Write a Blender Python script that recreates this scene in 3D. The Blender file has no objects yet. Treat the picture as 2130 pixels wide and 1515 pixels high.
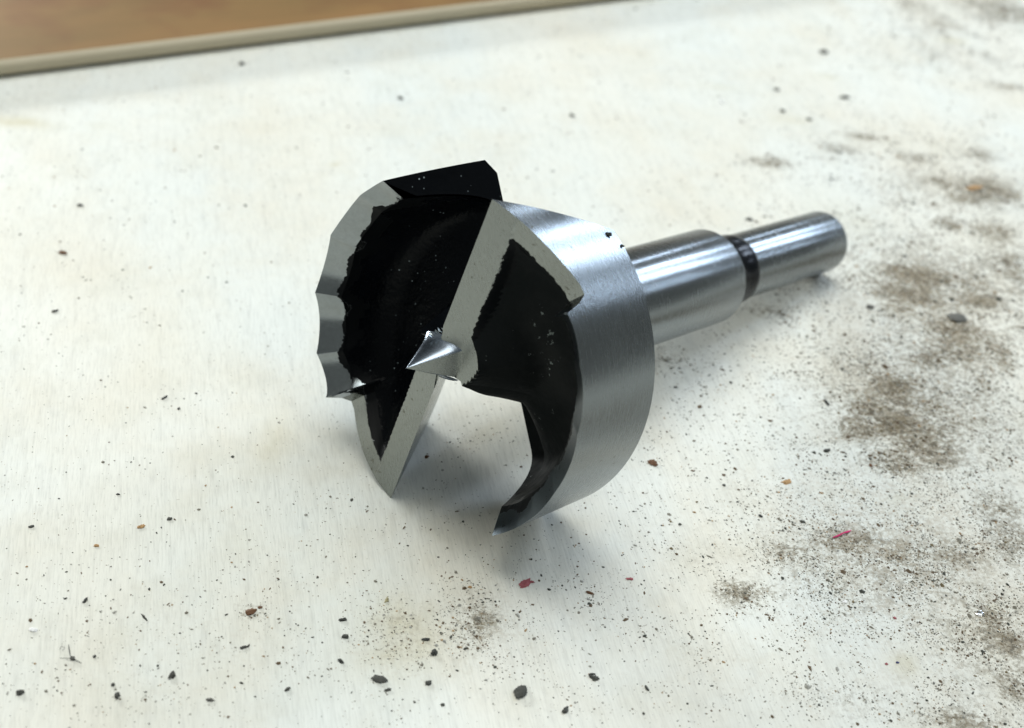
import bpy, bmesh, math, random
import numpy as np
from mathutils import Matrix, Vector, noise as mnoise

random.seed(7)
rng = np.random.default_rng(11)
MM = 0.001
scene = bpy.context.scene
col = scene.collection

# ---------------------------------------------------------------- camera
cam_d = bpy.data.cameras.new('camera')
cam = bpy.data.objects.new('camera', cam_d)
col.objects.link(cam)
RWC = ((0.994300779, 0.106611258, 0.0),
       (0.0628333699, -0.58601005, 0.807863967),
       (0.0861273938, -0.803259772, -0.589368994))      # columns of its transpose: right, down, forward
right, down, fwd = [Vector((RWC[0][i], RWC[1][i], RWC[2][i])) for i in range(3)]
cam.matrix_world = Matrix.Translation(Vector((10.0888, -165.4407, 145.5402)) * MM) @ Matrix((right, -down, -fwd)).transposed().to_4x4()
cam_d.sensor_width = 36.0
cam_d.lens = 3167.9 / 2130 * 36.0
cam_d.clip_start = 0.005
cam_d.clip_end = 30.0
cam_d.dof.use_dof = True
cam_d.dof.focus_distance = 0.208
cam_d.dof.aperture_fstop = 24.0
scene.camera = cam

# ---------------------------------------------------------------- world and lamps (workshop ceiling lamps and one low lamp added for shade)
world = bpy.data.worlds.new('World')
scene.world = world
world.use_nodes = True
bg = world.node_tree.nodes['Background']
bg.inputs[0].default_value = (0.93, 1.0, 0.96, 1)
bg.inputs[1].default_value = 0.21
scene.view_settings.view_transform = 'Standard'
scene.view_settings.look = 'None'
scene.view_settings.exposure = 0.0
scene.view_settings.gamma = 1.0


def lamp(name, loc, size, power, color, target=(0.0, 0.03, 0.0), spin=0.0):
    d = bpy.data.lights.new(name, 'AREA')
    d.shape = 'RECTANGLE'
    d.size, d.size_y = size
    d.energy = power
    d.color = color
    o = bpy.data.objects.new(name, d)
    col.objects.link(o)
    o.location = loc
    q = (Vector(target) - Vector(loc)).to_track_quat('-Z', 'Y')
    o.rotation_mode = 'QUATERNION'
    o.rotation_quaternion = q @ Matrix.Rotation(spin, 3, 'Z').to_quaternion()
    return o


def direction(elev, az, dist):
    e, a = math.radians(elev), math.radians(az)
    return (dist * math.cos(e) * math.sin(a), dist * math.cos(e) * math.cos(a) + 0.03, dist * math.sin(e))


lamp('area_lamp', (-0.02, 0.42, 1.45), (1.25, 0.85), 15.0, (1.0, 0.995, 0.92), spin=math.radians(30))
lamp('area_lamp', (0.70, -0.35, 1.5), (1.2, 0.3), 4.5, (0.95, 1.0, 0.98), spin=math.radians(60))
lamp('area_lamp', direction(11.5, -40, 2.4), (0.9, 0.16), 56.0, (0.98, 1.0, 0.97))  # low unseen lamp, added to throw the shade along the board edge
lamp('area_lamp', direction(28, 37, 2.6), (0.13, 0.9), 12.0, (0.68, 0.81, 1.0))
lamp('area_lamp', direction(28, 50, 2.6), (0.20, 0.9), 16.0, (0.68, 0.81, 1.0))
lamp('area_lamp', direction(21, 66, 2.6), (0.07, 0.7), 4.0, (0.68, 0.81, 1.0))
lamp('area_lamp', direction(22, 19, 2.6), (0.10, 0.5), 3.0, (0.68, 0.81, 1.0))


# ---------------------------------------------------------------- node helpers
def new_mat(name):
    m = bpy.data.materials.new(name)
    m.use_nodes = True
    nt = m.node_tree
    nt.nodes.clear()
    out = nt.nodes.new('ShaderNodeOutputMaterial')
    b = nt.nodes.new('ShaderNodeBsdfPrincipled')
    nt.links.new(b.outputs[0], out.inputs[0])
    return m, nt, b


def node(nt, kind, **kw):
    n = nt.nodes.new('ShaderNode' + kind)
    for k, v in kw.items():
        if k.startswith('i_'):
            key = k[2:]
            key = int(key) if key.isdigit() else key.replace('_', ' ')
            n.inputs[key].default_value = v
        else:
            setattr(n, k, v)
    return n


def ramp(nt, src, stops):
    r = nt.nodes.new('ShaderNodeValToRGB')
    el = r.color_ramp.elements
    while len(el) < len(stops):
        el.new(0.5)
    for e, (p, c) in zip(el, stops):
        e.position = p
        e.color = c if len(c) == 4 else (*c, 1)
    nt.links.new(src, r.inputs[0])
    return r.outputs[0]


def grey(v):
    return (v, v, v, 1)


def mapping(nt, scale, rot=(0, 0, 0), coord='Object'):
    tc = nt.nodes.new('ShaderNodeTexCoord')
    src = tc.outputs[coord]
    if any(rot):                                  # turn first, stretch afterwards
        mr = node(nt, 'Mapping')
        mr.inputs['Rotation'].default_value = rot
        nt.links.new(src, mr.inputs[0])
        src = mr.outputs[0]
    mp = node(nt, 'Mapping')
    mp.inputs['Scale'].default_value = scale
    nt.links.new(src, mp.inputs[0])
    return mp.outputs[0]


def noise_tex(nt, vec, scale, detail=3.0, rough=0.55, out=0):
    n = node(nt, 'TexNoise', i_Scale=scale, i_Detail=detail, i_Roughness=rough)
    nt.links.new(vec, n.inputs['Vector'])
    return n.outputs[out]


def math_n(nt, op, a, b=None, clamp=False):
    n = nt.nodes.new('ShaderNodeMath')
    n.operation = op
    n.use_clamp = clamp
    for i, v in enumerate((a, b)):
        if v is None:
            continue
        if hasattr(v, 'links'):
            nt.links.new(v, n.inputs[i])
        else:
            n.inputs[i].default_value = v
    return n.outputs[0]


def mix_col(nt, fac, a, b, blend='MIX'):
    n = nt.nodes.new('ShaderNodeMix')
    n.data_type = 'RGBA'
    n.blend_type = blend
    for sock, v in ((n.inputs[0], fac), (n.inputs[6], a), (n.inputs[7], b)):
        if hasattr(v, 'links'):
            nt.links.new(v, sock)
        else:
            sock.default_value = v if not isinstance(v, tuple) or len(v) == 4 else (*v, 1)
    return n.outputs[2]


def bump(nt, height, strength, dist, normal=None):
    b = node(nt, 'Bump', i_Strength=strength, i_Distance=dist)
    nt.links.new(height, b.inputs['Height'])
    if normal is not None:
        nt.links.new(normal, b.inputs['Normal'])
    return b.outputs[0]


# ---------------------------------------------------------------- metals and paint
def steel_mat(name, base, rough, aniso=0.0, paint=False, spots=0.5, grain=(1, 1, 1), grain_scale=2500, relief=0.25, tint=None):
    """Ground tool steel; with paint=True the 'paint' attribute (mm past the paint line) turns it black."""
    m, nt, b = new_mat(name)
    v = mapping(nt, grain)
    fine = noise_tex(nt, v, grain_scale, 4, 0.65)
    vo = mapping(nt, (1, 1, 1))
    soft = noise_tex(nt, vo, 160, 4, 0.6)
    c = mix_col(nt, soft, tuple(x * 0.86 for x in base), tuple(x * 1.10 for x in base))
    c = mix_col(nt, 1.0, c, ramp(nt, fine, [(0.25, grey(0.88)), (0.75, grey(1.09))]), 'MULTIPLY')
    # small rust and dirt spots, irregular
    sp = noise_tex(nt, vo, 900, 3, 0.6)
    sm = noise_tex(nt, vo, 120, 3, 0.5)
    spot = ramp(nt, math_n(nt, 'ADD', sp, math_n(nt, 'MULTIPLY', sm, 0.35)), [(0.86, grey(0)), (0.93, grey(1))])
    spot = math_n(nt, 'MULTIPLY', spot, spots)
    c = mix_col(nt, spot, c, (0.09, 0.085, 0.05))
    rgh = ramp(nt, math_n(nt, 'ADD', math_n(nt, 'MULTIPLY', soft, 0.5), math_n(nt, 'MULTIPLY', fine, 0.5)),
               [(0.3, grey(rough * 0.8)), (0.7, grey(rough * 1.25))])
    metal = math_n(nt, 'SUBTRACT', 1.0, math_n(nt, 'MULTIPLY', spot, 0.7))
    nrm = bump(nt, fine, relief, 0.00003)
    if paint:
        at = node(nt, 'Attribute', attribute_name='paint')
        edge = math_n(nt, 'MULTIPLY', math_n(nt, 'SUBTRACT', noise_tex(nt, vo, 1400, 3, 0.7), 0.5), 0.9)
        edge2 = math_n(nt, 'MULTIPLY', math_n(nt, 'SUBTRACT', noise_tex(nt, vo, 300, 2, 0.5), 0.5), 0.6)
        pv = math_n(nt, 'ADD', at.outputs['Fac'], math_n(nt, 'ADD', edge, edge2))
        pm = ramp(nt, math_n(nt, 'ADD', math_n(nt, 'MULTIPLY', pv, 1.0), 0.5), [(0.48, grey(0)), (0.52, grey(1))])
        c = mix_col(nt, pm, c, (0.003, 0.004, 0.005))
        rgh = mix_col(nt, pm, rgh, grey(0.45))
        nt.links.new(math_n(nt, 'SUBTRACT', 0.5, math_n(nt, 'MULTIPLY', pm, 0.38)), b.inputs['Specular IOR Level'])
        metal = math_n(nt, 'MULTIPLY', metal, math_n(nt, 'SUBTRACT', 1.0, pm))
    nt.links.new(c, b.inputs['Base Color'])
    nt.links.new(rgh, b.inputs['Roughness'])
    nt.links.new(metal, b.inputs['Metallic'])
    nt.links.new(nrm, b.inputs['Normal'])
    if aniso:
        t = node(nt, 'Tangent', direction_type='RADIAL', axis='Z')
        nt.links.new(t.outputs[0], b.inputs['Tangent'])
        b.inputs['Anisotropic'].default_value = aniso
        b.inputs['Anisotropic Rotation'].default_value = 0.25
    return m


STEEL = (0.40, 0.42, 0.415)
m_wall = steel_mat('turned_steel', (0.225, 0.245, 0.255), 0.26, aniso=0.5, grain=(1, 1, 12), grain_scale=420, relief=0.7, spots=0.6)
m_shank = steel_mat('shank_steel', (0.225, 0.245, 0.255), 0.25, aniso=0.6, grain=(1, 1, 12), grain_scale=420, relief=0.6, spots=0.1)
m_flat = steel_mat('ground_steel', (0.275, 0.290, 0.275), 0.27, paint=True, spots=0.7, relief=0.35, grain=(7, 1.5, 1), grain_scale=700)
m_bevel = steel_mat('bevel_steel', (0.30, 0.325, 0.335), 0.20, paint=True, spots=0.25, relief=0.15, grain_scale=1600)
m_shade = steel_mat('shade_toned_steel', (0.085, 0.105, 0.12), 0.30, paint=True, spots=0.2, relief=0.2)  # shaded ground mirrored in the right rim, put into its dark colour
m_bright = steel_mat('burr_steel', (0.5, 0.55, 0.56), 0.4, spots=0.0)
m_point = steel_mat('point_steel', (0.26, 0.305, 0.37), 0.22, spots=0.15, grain=(1, 1, 5), grain_scale=1200, relief=0.6)  # blue of the lamps' reflection is put into the base colour


def paint_mat(name, col_, rough, lump, lump_scale, spec=0.5, scuffs=True, flecks=False):
    m, nt, b = new_mat(name)
    v = mapping(nt, (1, 1, 1))
    n1 = noise_tex(nt, v, lump_scale, 4, 0.6)
    n2 = noise_tex(nt, v, 3500, 2, 0.5)
    n3 = noise_tex(nt, v, 110, 3, 0.6)
    c = mix_col(nt, n3, tuple(x * 0.6 for x in col_), tuple(x * 1.5 for x in col_))
    rg = ramp(nt, n3, [(0.35, grey(rough * 0.75)), (0.68, grey(min(1, rough * 1.4)))])
    if scuffs:
        sc = noise_tex(nt, mapping(nt, (1, 1, 1)), 700, 5, 0.75)
        sm = noise_tex(nt, mapping(nt, (1, 1, 1), (0.4, 1.2, 0.2)), 75, 2, 0.5)
        f = ramp(nt, math_n(nt, 'ADD', sc, math_n(nt, 'MULTIPLY', sm, 0.6)), [(0.985, grey(0)), (1.03, grey(1))])
        c = mix_col(nt, f, c, (0.20, 0.23, 0.22))
    if flecks:                                    # glints of the glossy paint, put in as pale colour flecks
        vo = node(nt, 'TexVoronoi', i_Scale=850.0)
        nt.links.new(v, vo.inputs['Vector'])
        gate = ramp(nt, noise_tex(nt, v, 150, 3, 0.6), [(0.50, grey(0)), (0.60, grey(1))])
        fl = math_n(nt, 'MULTIPLY', ramp(nt, vo.outputs['Distance'], [(0.07, grey(1)), (0.13, grey(0))]), gate)
        c = mix_col(nt, fl, c, (0.30, 0.36, 0.38))
    h = math_n(nt, 'ADD', n1, math_n(nt, 'MULTIPLY', n2, 0.12))
    nt.links.new(c, b.inputs['Base Color'])
    nt.links.new(rg, b.inputs['Roughness'])
    nb = bump(nt, h, lump, 0.0002)
    if scuffs:                                    # drag wrinkles in the thick paint
        wv = noise_tex(nt, mapping(nt, (0.35, 1.6, 0.6), (0, 0, 0.5)), 600, 3, 0.6)
        wm = ramp(nt, n3, [(0.42, grey(0)), (0.58, grey(1))])
        nb = bump(nt, math_n(nt, 'MULTIPLY', wv, wm), 0.3, 0.0004, nb)
    nt.links.new(nb, b.inputs['Normal'])
    b.inputs['Specular IOR Level'].default_value = spec
    return m


m_paint_a = paint_mat('glossy_black_paint', (0.0020, 0.0028, 0.004), 0.24, 0.7, 1100, 0.10, False, True)
m_paint_b = paint_mat('matt_black_paint', (0.0095, 0.0115, 0.012), 0.65, 0.6, 700, 0.12)
m_paint_end = paint_mat('satin_black_paint', (0.0018, 0.0025, 0.0035), 0.5, 0.25, 900, 0.05, False, True)
m_collar = paint_mat('collar_black_paint', (0.002, 0.003, 0.005), 0.24, 0.25, 260, 0.10, False)


# ---------------------------------------------------------------- object helpers
def link(name, me, mat, parent=None, smooth=35):
    o = bpy.data.objects.new(name, me)
    col.objects.link(o)
    if mat is not None and not me.materials:
        me.materials.append(mat)
    if parent is not None:
        o.parent = parent
    if smooth is not None:
        for p in me.polygons:
            p.use_smooth = True
        me.set_sharp_from_angle(angle=math.radians(smooth))
    return o


def mesh_from(name, verts, faces, scale=MM):
    me = bpy.data.meshes.new(name)
    me.from_pydata([tuple(c * scale for c in v) for v in verts], [], faces)
    me.update()
    return me


def tag(o, label=None, cat=None, group=None, kind=None):
    if label: o['label'] = label
    if cat: o['category'] = cat
    if group: o['group'] = group
    if kind: o['kind'] = kind
    return o


# ---------------------------------------------------------------- the drill bit
# Bit frame in mm: z runs from the cutting face (0) back along the shank; radius 25.
R0, HB = 25.0, 16.7


def r_at(z):
    return R0 if z <= 15.3 else R0 - (z - 15.3) * 1.45


NX, NY = 0.737, 0.675                    # normal of the cutting edges in the face plane


def s_of(x, y):
    return NX * x + NY * y


RIM_A = [-52, -50, -40, -30, -22, -15, -12, -10, -8.2]
RIM_Z = [0.2, 0.2, 0.8, 1.8, 2.9, 4.0, 4.1, 2.6, -0.2]
TIPS = [-8.2, 7, 28, 50.5, 71.5, 84]
DIP = [0.85, 1.1, 0.85, 0.5, 0.32]


def rim_z(a, half=-1):
    """height of the rim's outer edge at angle a (degrees)"""
    if a <= -8.2:
        return float(np.interp(a, RIM_A, RIM_Z))
    for k in range(5):
        if a <= TIPS[k + 1]:
            t = (a - TIPS[k]) / (TIPS[k + 1] - TIPS[k])
            if k == 0:
                t = t ** 0.8
            base = -0.2 * (1 - t) if k == 0 else 0.0
            return base + DIP[k] * 4 * t * (1 - t) * (1.0 if half == -1 else 0.35)
    return 0.0


def bevel_in(a):
    """radius where the paint begins inside the rim"""
    return 22.3 + 0.35 * math.sin(a * 0.19 + 1.0) + 0.25 * math.sin(a * 0.47)


def boss_r(a, half):
    if half == -1:
        return 3.6
    return 6.8 if a < 20 else max(5.0, 6.8 - (a - 20) * 0.05)


def face_z(x, y):
    """depth of the front surface below the point (x, y) of the face plane"""
    a = math.degrees(math.atan2(y, x))
    half = 1
    if not (-62 < a < 118):
        x, y, half = -x, -y, -1
        a = math.degrees(math.atan2(y, x))
    r = math.hypot(x, y)
    s = s_of(x, y)
    zb = 0.2 + 0.12 * (min(max(s, -1.3), 3.2) + 1.3)
    if r < 1e-6:
        return 0.3
    if s <= 3.2:
        if r > 22 and a > -52:
            k = min(1, (r - 22) / 3)
            return zb * (1 - k) + min(zb, rim_z(a)) * k if a < -36 else max(zb, rim_z(a))
        return zb
    zo = rim_z(a, half)
    # rim
    if a <= -8.2:
        ze = zo + 0.12
        if r >= 22:
            return zo + (25 - r) / 3 * 0.12
    else:
        slope = 2.4 + (1.8 * max(0.0, (a - 64) / 20) if half == 1 else 0)
        k = min(1.0, (a + 8.2) / 3.0)
        ze = zo + slope * k + 2.2 * (1 - k)
        if r >= 22:
            return zo + (25 - r) / 3 * (ze - zo)
    # throat
    e = max(x - 3 + 0.32 * 12, 0.0)
    t = (s - 3.2) / ((s - 3.2) + e + 1e-6)
    t = min(1.0, max(0.0, t))
    floor = 0.8 + 15.6 * min(1.0, t * 1.12) ** 0.75
    w_out = 1 - (1 - min(1.0, max(0.0, (22.05 - r) / 6.0))) ** 3.4
    rb = boss_r(a, half)
    if r < rb:
        return zb
    w_in = min(1.0, (r - rb) / 4.6) ** 0.62
    zr = ze + (max(floor, ze + 0.3) - ze) * w_out
    z_in = zb + (floor - zb) * w_in
    k = min(1.0, max(0.0, (r - 9) / 8))
    z = min(zr, z_in)
    lead = min(1.0, (s - 3.2) / 0.5)
    z = zb + (z - zb) * max(lead, 0.0) if r < 22 and z > zb else z
    return min(z, HB - 0.35)


# slots: 1 = between rim spur of half B and the cutter of half A; 2 is its mirror
PL_RAKE = lambda x, y, z: s_of(x, y) - (1.3 - 0.61 * z)          # > 0 inside slot 1
PL_END = lambda x, y, z: (3.0 - 0.32 * z) - x                     # > 0 inside slot 1
PL_WEB = lambda x, y, z: (-0.56 * x + 0.83 * y) - 1.41            # > 0 inside slot 1


def in_slot1(x, y, z, tol=0.0):
    return PL_RAKE(x, y, z) > tol and PL_END(x, y, z) > tol and PL_WEB(x, y, z) > tol


def in_slot(x, y, z):
    return in_slot1(x, y, z) or in_slot1(-x, -y, z)


PLANES = []
for sgn in (1, -1):
    PLANES += [((sgn * 1.3 * NX, sgn * 1.3 * NY, 0), (sgn * NX, sgn * NY, 0.61)),
               ((sgn * 3.0, 0, 0), (sgn * 1, 0, 0.32)),
               ((sgn * -0.56 * 1.41, sgn * 0.83 * 1.41, 0), (sgn * -0.56, sgn * 0.83, 0))]


def bisect_all(bm, planes):
    for co, no in planes:
        bmesh.ops.bisect_plane(bm, geom=bm.verts[:] + bm.edges[:] + bm.faces[:], dist=1e-5,
                               plane_co=Vector(co), plane_no=Vector(no))


def sheet(zfun, rmax=R0):
    """polar sheet of the whole face with both slots cut out (mm)"""
    rs = [0.0, 0.8, 1.6, 2.4, 3.2, 4.0, 4.6, 5.0, 5.4, 5.8, 6.2, 6.5, 6.79, 6.83, 7.0, 7.3, 7.7, 8.2, 8.8, 9.5, 10.3, 11.2, 12.1, 13.0,
          13.9, 14.8, 15.6, 16.4, 17.2, 17.9, 18.5, 19.0, 19.5, 20.0, 20.4, 20.8, 21.1, 21.4, 21.6, 21.75, 21.88, 21.96, 22.0,
          22.3, 22.7, 23.2, 23.8, 24.4, 25.0]
    na = 540
    bm = bmesh.new()
    grid = []
    for r in rs:
        row = []
        for k in range(na if r > 0 else 1):
            a = 2 * math.pi * k / na
            r_ = r * rmax / R0
            x, y = r_ * math.cos(a), r_ * math.sin(a)
            row.append(bm.verts.new((x, y, zfun(x, y))))
        grid.append(row)
    for k in range(na):
        bm.faces.new((grid[0][0], grid[1][(k + 1) % na], grid[1][k]))
    for i in range(1, len(rs) - 1):
        for k in range(na):
            k2 = (k + 1) % na
            bm.faces.new((grid[i][k], grid[i][k2], grid[i + 1][k2], grid[i + 1][k]))
    bisect_all(bm, PLANES)
    kill = [f for f in bm.faces if in_slot(*f.calc_center_median())]
    bmesh.ops.delete(bm, geom=kill, context='FACES')
    return bm


def wall_columns(kind, sgn, rows=26):
    """one planar slot wall; columns run from the front surface to the back face (mm)"""
    bm = bmesh.new()
    if kind == 'rake':
        def P(t, z):
            c = 1.3 - 0.61 * z
            return c * NX - t * NY, c * NY + t * NX, z
        ts = np.linspace(0.0, 25.2, 150)
    elif kind == 'end':
        def P(t, z):
            return 3.0 - 0.32 * z, t, z
        ts = np.linspace(-1.0, 25.2, 170)
    else:
        def P(t, z):
            return -0.56 * 1.41 - t * 0.83, 0.83 * 1.41 - t * 0.56, z
        ts = np.linspace(-8.0, 20.0, 120)

    def clampP(t, z):
        x, y, z = P(t, z)
        r = math.hypot(x, y)
        RZ = r_at(z)
        if r > RZ:
            if kind == 'rake':
                c = 1.3 - 0.61 * z
                t2 = math.sqrt(max(0, RZ * RZ - c * c)) * (1 if t > 0 else -1)
                return P(t2, z)
            if kind == 'end':
                c = 3.0 - 0.32 * z
                return P(math.sqrt(RZ * RZ - c * c) * (1 if t > 0 else -1), z)
            k = RZ / r
            return x * k, y * k, z
        return x, y, z
    cols = []
    for t in ts:
        zt = None
        prev = -0.5
        for z in np.arange(-0.5, HB + 0.01, 0.1):
            x, y, _ = clampP(t, z)
            if z >= face_z(x, y):
                lo, hi = prev, z
                for _ in range(14):
                    mid = (lo + hi) / 2
                    x, y, _z = clampP(t, mid)
                    if mid >= face_z(x, y): hi = mid
                    else: lo = mid
                zt = hi
                break
            prev = z
        if zt is None:
            zt = HB - 0.35
        cols.append([bm.verts.new(tuple(sgn * c for c in clampP(t, z)[:2]) + (z,)) for z in np.linspace(zt, HB, rows)])
    for a, b in zip(cols[:-1], cols[1:]):
        for i in range(rows - 1):
            try:
                bm.faces.new((a[i], b[i], b[i + 1], a[i + 1]))
            except ValueError:
                pass
    planes = PLANES[:3] if sgn == 1 else PLANES[3:]
    keep = {'rake': (1, 2), 'end': (0, 2), 'web': (0, 1)}[kind]
    bisect_all(bm, [planes[i] for i in keep])
    tests = [(PL_RAKE, PL_END, PL_WEB)[i] for i in keep]
    kill = []
    for f in bm.faces:
        c = f.calc_center_median()
        if any(t(sgn * c.x, sgn * c.y, c.z) < 0 for t in tests):
            kill.append(f)
    bmesh.ops.delete(bm, geom=kill, context='FACES')
    return bm


def outer_wall(sgn):
    bm = bmesh.new()
    angs = sorted(set(list(np.arange(-52, 100.01, 0.5)) + [-8.2, -8.0, 50.5, 71.5]))
    rows = 14
    cols = []
    for a in angs:
        c, s_ = math.cos(math.radians(a)), math.sin(math.radians(a))
        z0 = rim_z(a, sgn)
        cols.append([bm.verts.new((sgn * r_at(z) * c, sgn * r_at(z) * s_, z)) for z in list(np.linspace(z0, 15.3, rows - 3)) + [15.7, 16.2, HB]])
    for a, b in zip(cols[:-1], cols[1:]):
        for i in range(rows - 1):
            bm.faces.new((a[i], a[i + 1], b[i + 1], b[i]))
    bisect_all(bm, PLANES)
    kill = [f for f in bm.faces if in_slot(*f.calc_center_median())]
    bmesh.ops.delete(bm, geom=kill, context='FACES')
    return bm


def paint_value(x, y):
    """mm inside the paint line (negative: bare steel)"""
    a = math.degrees(math.atan2(y, x))
    half = 1
    if not (-62 < a < 118):
        x, y, half = -x, -y, -1
        a = math.degrees(math.atan2(y, x))
    r = math.hypot(x, y)
    s = s_of(x, y)
    d_blade = s - 3.25
    rin = bevel_in(a) if a > -8 else (22.0 if a > -20 else 22.1)
    if -12 < a < -4:
        rin -= 0.9 * (1 - abs(a + 8) / 4)
    if half == 1 and a > 58:
        rin += min(0.5, (a - 58) * 0.04)
    d_rim = rin - r
    rb = boss_r(a, half)
    d_boss = r - rb
    return min(d_blade, d_rim, d_boss)


def to_mesh(name, bm, paint=True):
    bmesh.ops.remove_doubles(bm, verts=bm.verts, dist=1e-4)
    bmesh.ops.dissolve_degenerate(bm, edges=bm.edges, dist=1e-5)
    me = bpy.data.meshes.new(name)
    pv = [paint_value(v.co.x, v.co.y) if paint else -5.0 for v in bm.verts]
    bmesh.ops.scale(bm, vec=(MM, MM, MM), verts=bm.verts)
    bm.to_mesh(me)
    bm.free()
    at = me.attributes.new('paint', 'FLOAT', 'POINT')
    at.data.foreach_set('value', pv)
    return me


def merge(dst, src):
    me = bpy.data.meshes.new('tmp')
    src.to_mesh(me)
    dst.from_mesh(me)
    bpy.data.meshes.remove(me)
    return dst


def half_of(c):
    """+1 for the half nearer the camera's right (B), -1 for the other (A)"""
    a = math.degrees(math.atan2(c.y, c.x))
    return 1 if -62 < a < 118 else -1


B2W = Matrix(((0.70341124, 0.31253682, 0.6383834),
              (-0.46524043, -0.47656615, 0.74594641),
              (0.53736764, -0.82170886, -0.18981722)))
bit = bpy.data.objects.new('drill_bit', None)
bit.empty_display_size = 0.01
col.objects.link(bit)
bit_origin = B2W @ (-Vector((-13.09670745, 20.02666284, 4.6262194)))
bit.matrix_world = Matrix.Translation((bit_origin + Vector((0, 0, 0.02))) * MM) @ B2W.to_4x4()
tag(bit, 'large steel wood-boring bit with black painted throats lying on its side on the pale plywood', 'drill bit')

top = sheet(face_z)


def region(c):
    h = half_of(c)
    x, y = h * c.x, h * c.y
    r = math.hypot(x, y)
    s = s_of(x, y)
    pv = paint_value(c.x, c.y)
    a = math.degrees(math.atan2(y, x))
    if r < 6.81 and pv < 0.0 or r < 3.7:
        return 'boss', h
    if s < 3.22:
        return 'blade', h
    if r > 22.0 or pv < -0.05 and r > 15:
        return ('land' if a < -10 else 'rim'), h
    if pv < 0.6 and (s < 3.9):
        return 'blade', h
    if pv < 0.9 and r > 15:
        return 'rim', h
    return 'throat', h


reg = {}
for f in top.faces:
    reg.setdefault(region(f.calc_center_median()), []).append(f.index)
top.faces.index_update()


def part_faces(key):
    keep = set()
    bm = top.copy()
    kill = [f for f in bm.faces if region(f.calc_center_median()) != key]
    bmesh.ops.delete(bm, geom=kill, context='FACES')
    return bm


for h in (1, -1):
    side = 'right' if h == 1 else 'left'
    bl = part_faces(('blade', h))
    # the rake face of half A (h = -1) bounds slot 1; its mirror bounds slot 2
    bl = to_mesh('cutting_blade', bl)
    o = link('cutting_blade', bl, m_flat, bit, 25)
    o['label'] = 'ground steel cutting blade running %s from the centre point' % ('up' if h == 1 else 'down')
    rk = to_mesh('rake_face', wall_columns('rake', -h), paint=False)
    link('rake_face', rk, m_flat, o, 25)
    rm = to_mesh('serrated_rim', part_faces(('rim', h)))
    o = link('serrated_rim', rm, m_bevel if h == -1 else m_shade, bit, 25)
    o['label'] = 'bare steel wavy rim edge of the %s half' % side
    link('rim_land', to_mesh('rim_land', part_faces(('land', h))), m_flat, o, 25)
    ow = to_mesh('outer_wall', outer_wall(h), paint=False)
    link('outer_wall', ow, m_wall, o, 40)
    th = to_mesh('painted_throat', part_faces(('throat', h)), paint=False)
    o = link('painted_throat', th, m_paint_b if h == 1 else m_paint_a, bit, 60)
    o['label'] = '%s black painted hollow of the %s half' % ('matt' if h == 1 else 'glossy', side)
    ew = to_mesh('slot_wall', wall_columns('end', h), paint=False)
    link('slot_wall', ew, m_paint_end, o, 30)

boss_bm = part_faces(('boss', 1))
merge(boss_bm, part_faces(('boss', -1)))
boss = link('centre_boss', to_mesh('centre_boss', boss_bm), m_flat, bit, 25)
wb = wall_columns('web', 1)
merge(wb, wall_columns('web', -1))
link('web_wall', to_mesh('web_wall', wb, paint=False), m_flat, boss, 25)
back = sheet(lambda x, y: HB, r_at(HB))
bmesh.ops.reverse_faces(back, faces=back.faces)
link('back_plate', to_mesh('back_plate', back, paint=False), m_wall, bit, 25)
top.free()


# centre point: ridged pyramid with hollow-ground flanks
def centre_point():
    tip = Vector((0, 0, -5.86))
    base = [Vector((4.0, -0.5, 0.85)), Vector((-1.7, -3.3, 0.85)), Vector((-4.2, 0.4, 0.85)), Vector((1.9, 3.0, 1.0))]
    nf, nv = 12, 14
    verts, faces, = [], []
    for k in range(4):
        A, B = base[k], base[(k + 1) % 4]
        off = len(verts)
        for j in range(nv + 1):
            v = j / nv
            for i in range(nf + 1):
                u = i / nf
                e = A.lerp(B, u)
                p = tip.lerp(e, v)
                # hollow: pull to the axis between the ridges, flare at the foot
                q = 1 + (0.30 * 4 * u * (1 - u) if k in (0, 2) else 0)
                fl = 1 + (0.13 * max(0, (v - 0.75) / 0.25) ** 2 if k in (0, 2) else 0)
                verts.append((p.x * q * fl, p.y * q * fl, p.z))
        for j in range(nv):
            for i in range(nf):
                a = off + j * (nf + 1) + i
                faces.append((a, a + 1, a + nf + 2, a + nf + 1))
    me = mesh_from('centre_point', verts, faces)
    me.materials.append(m_point)
    me.materials.append(m_flat)
    for n_, p in enumerate(me.polygons):
        p.material_index = (n_ // (nf * nv)) % 2
    bm = bmesh.new(); bm.from_mesh(me)
    bm.faces.ensure_lookup_table()
    f_ = bm.faces[nf * 8 + nf // 2]                # every facet keeps its own vertices, so the ridges stay crisp
    c_ = f_.calc_center_median()
    if f_.normal.x * c_.x + f_.normal.y * c_.y < 0:
        bmesh.ops.reverse_faces(bm, faces=bm.faces)
    bm.to_mesh(me); bm.free()
    at = me.attributes.new('paint', 'FLOAT', 'POINT')
    at.data.foreach_set('value', [-5.0] * len(me.vertices))
    return me


link('centre_point', centre_point(), m_point, bit, 22)


def burr():
    verts, faces = [], []
    rnd = random.Random(5)
    for k in range(7):
        u = k / 6
        c = Vector((1.5 - 1.6 * u, -3.9 + 0.5 * u, 0.45 - 0.8 * u))
        off = len(verts)
        for q in range(3):
            verts.append(tuple(c + Vector((rnd.uniform(-.3, .3), rnd.uniform(-.35, .2), rnd.uniform(-.35, .35)))))
        verts.append(tuple(c + Vector((0.25, 0.45, 0.2))))
        faces += [(off, off + 1, off + 2), (off, off + 1, off + 3), (off + 1, off + 2, off + 3), (off + 2, off, off + 3)]
    return mesh_from('metal_burr', verts, faces)


o = link('metal_burr', burr(), m_bright, bit, None)
o['label'] = 'ragged bright burr left behind the centre point'


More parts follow.
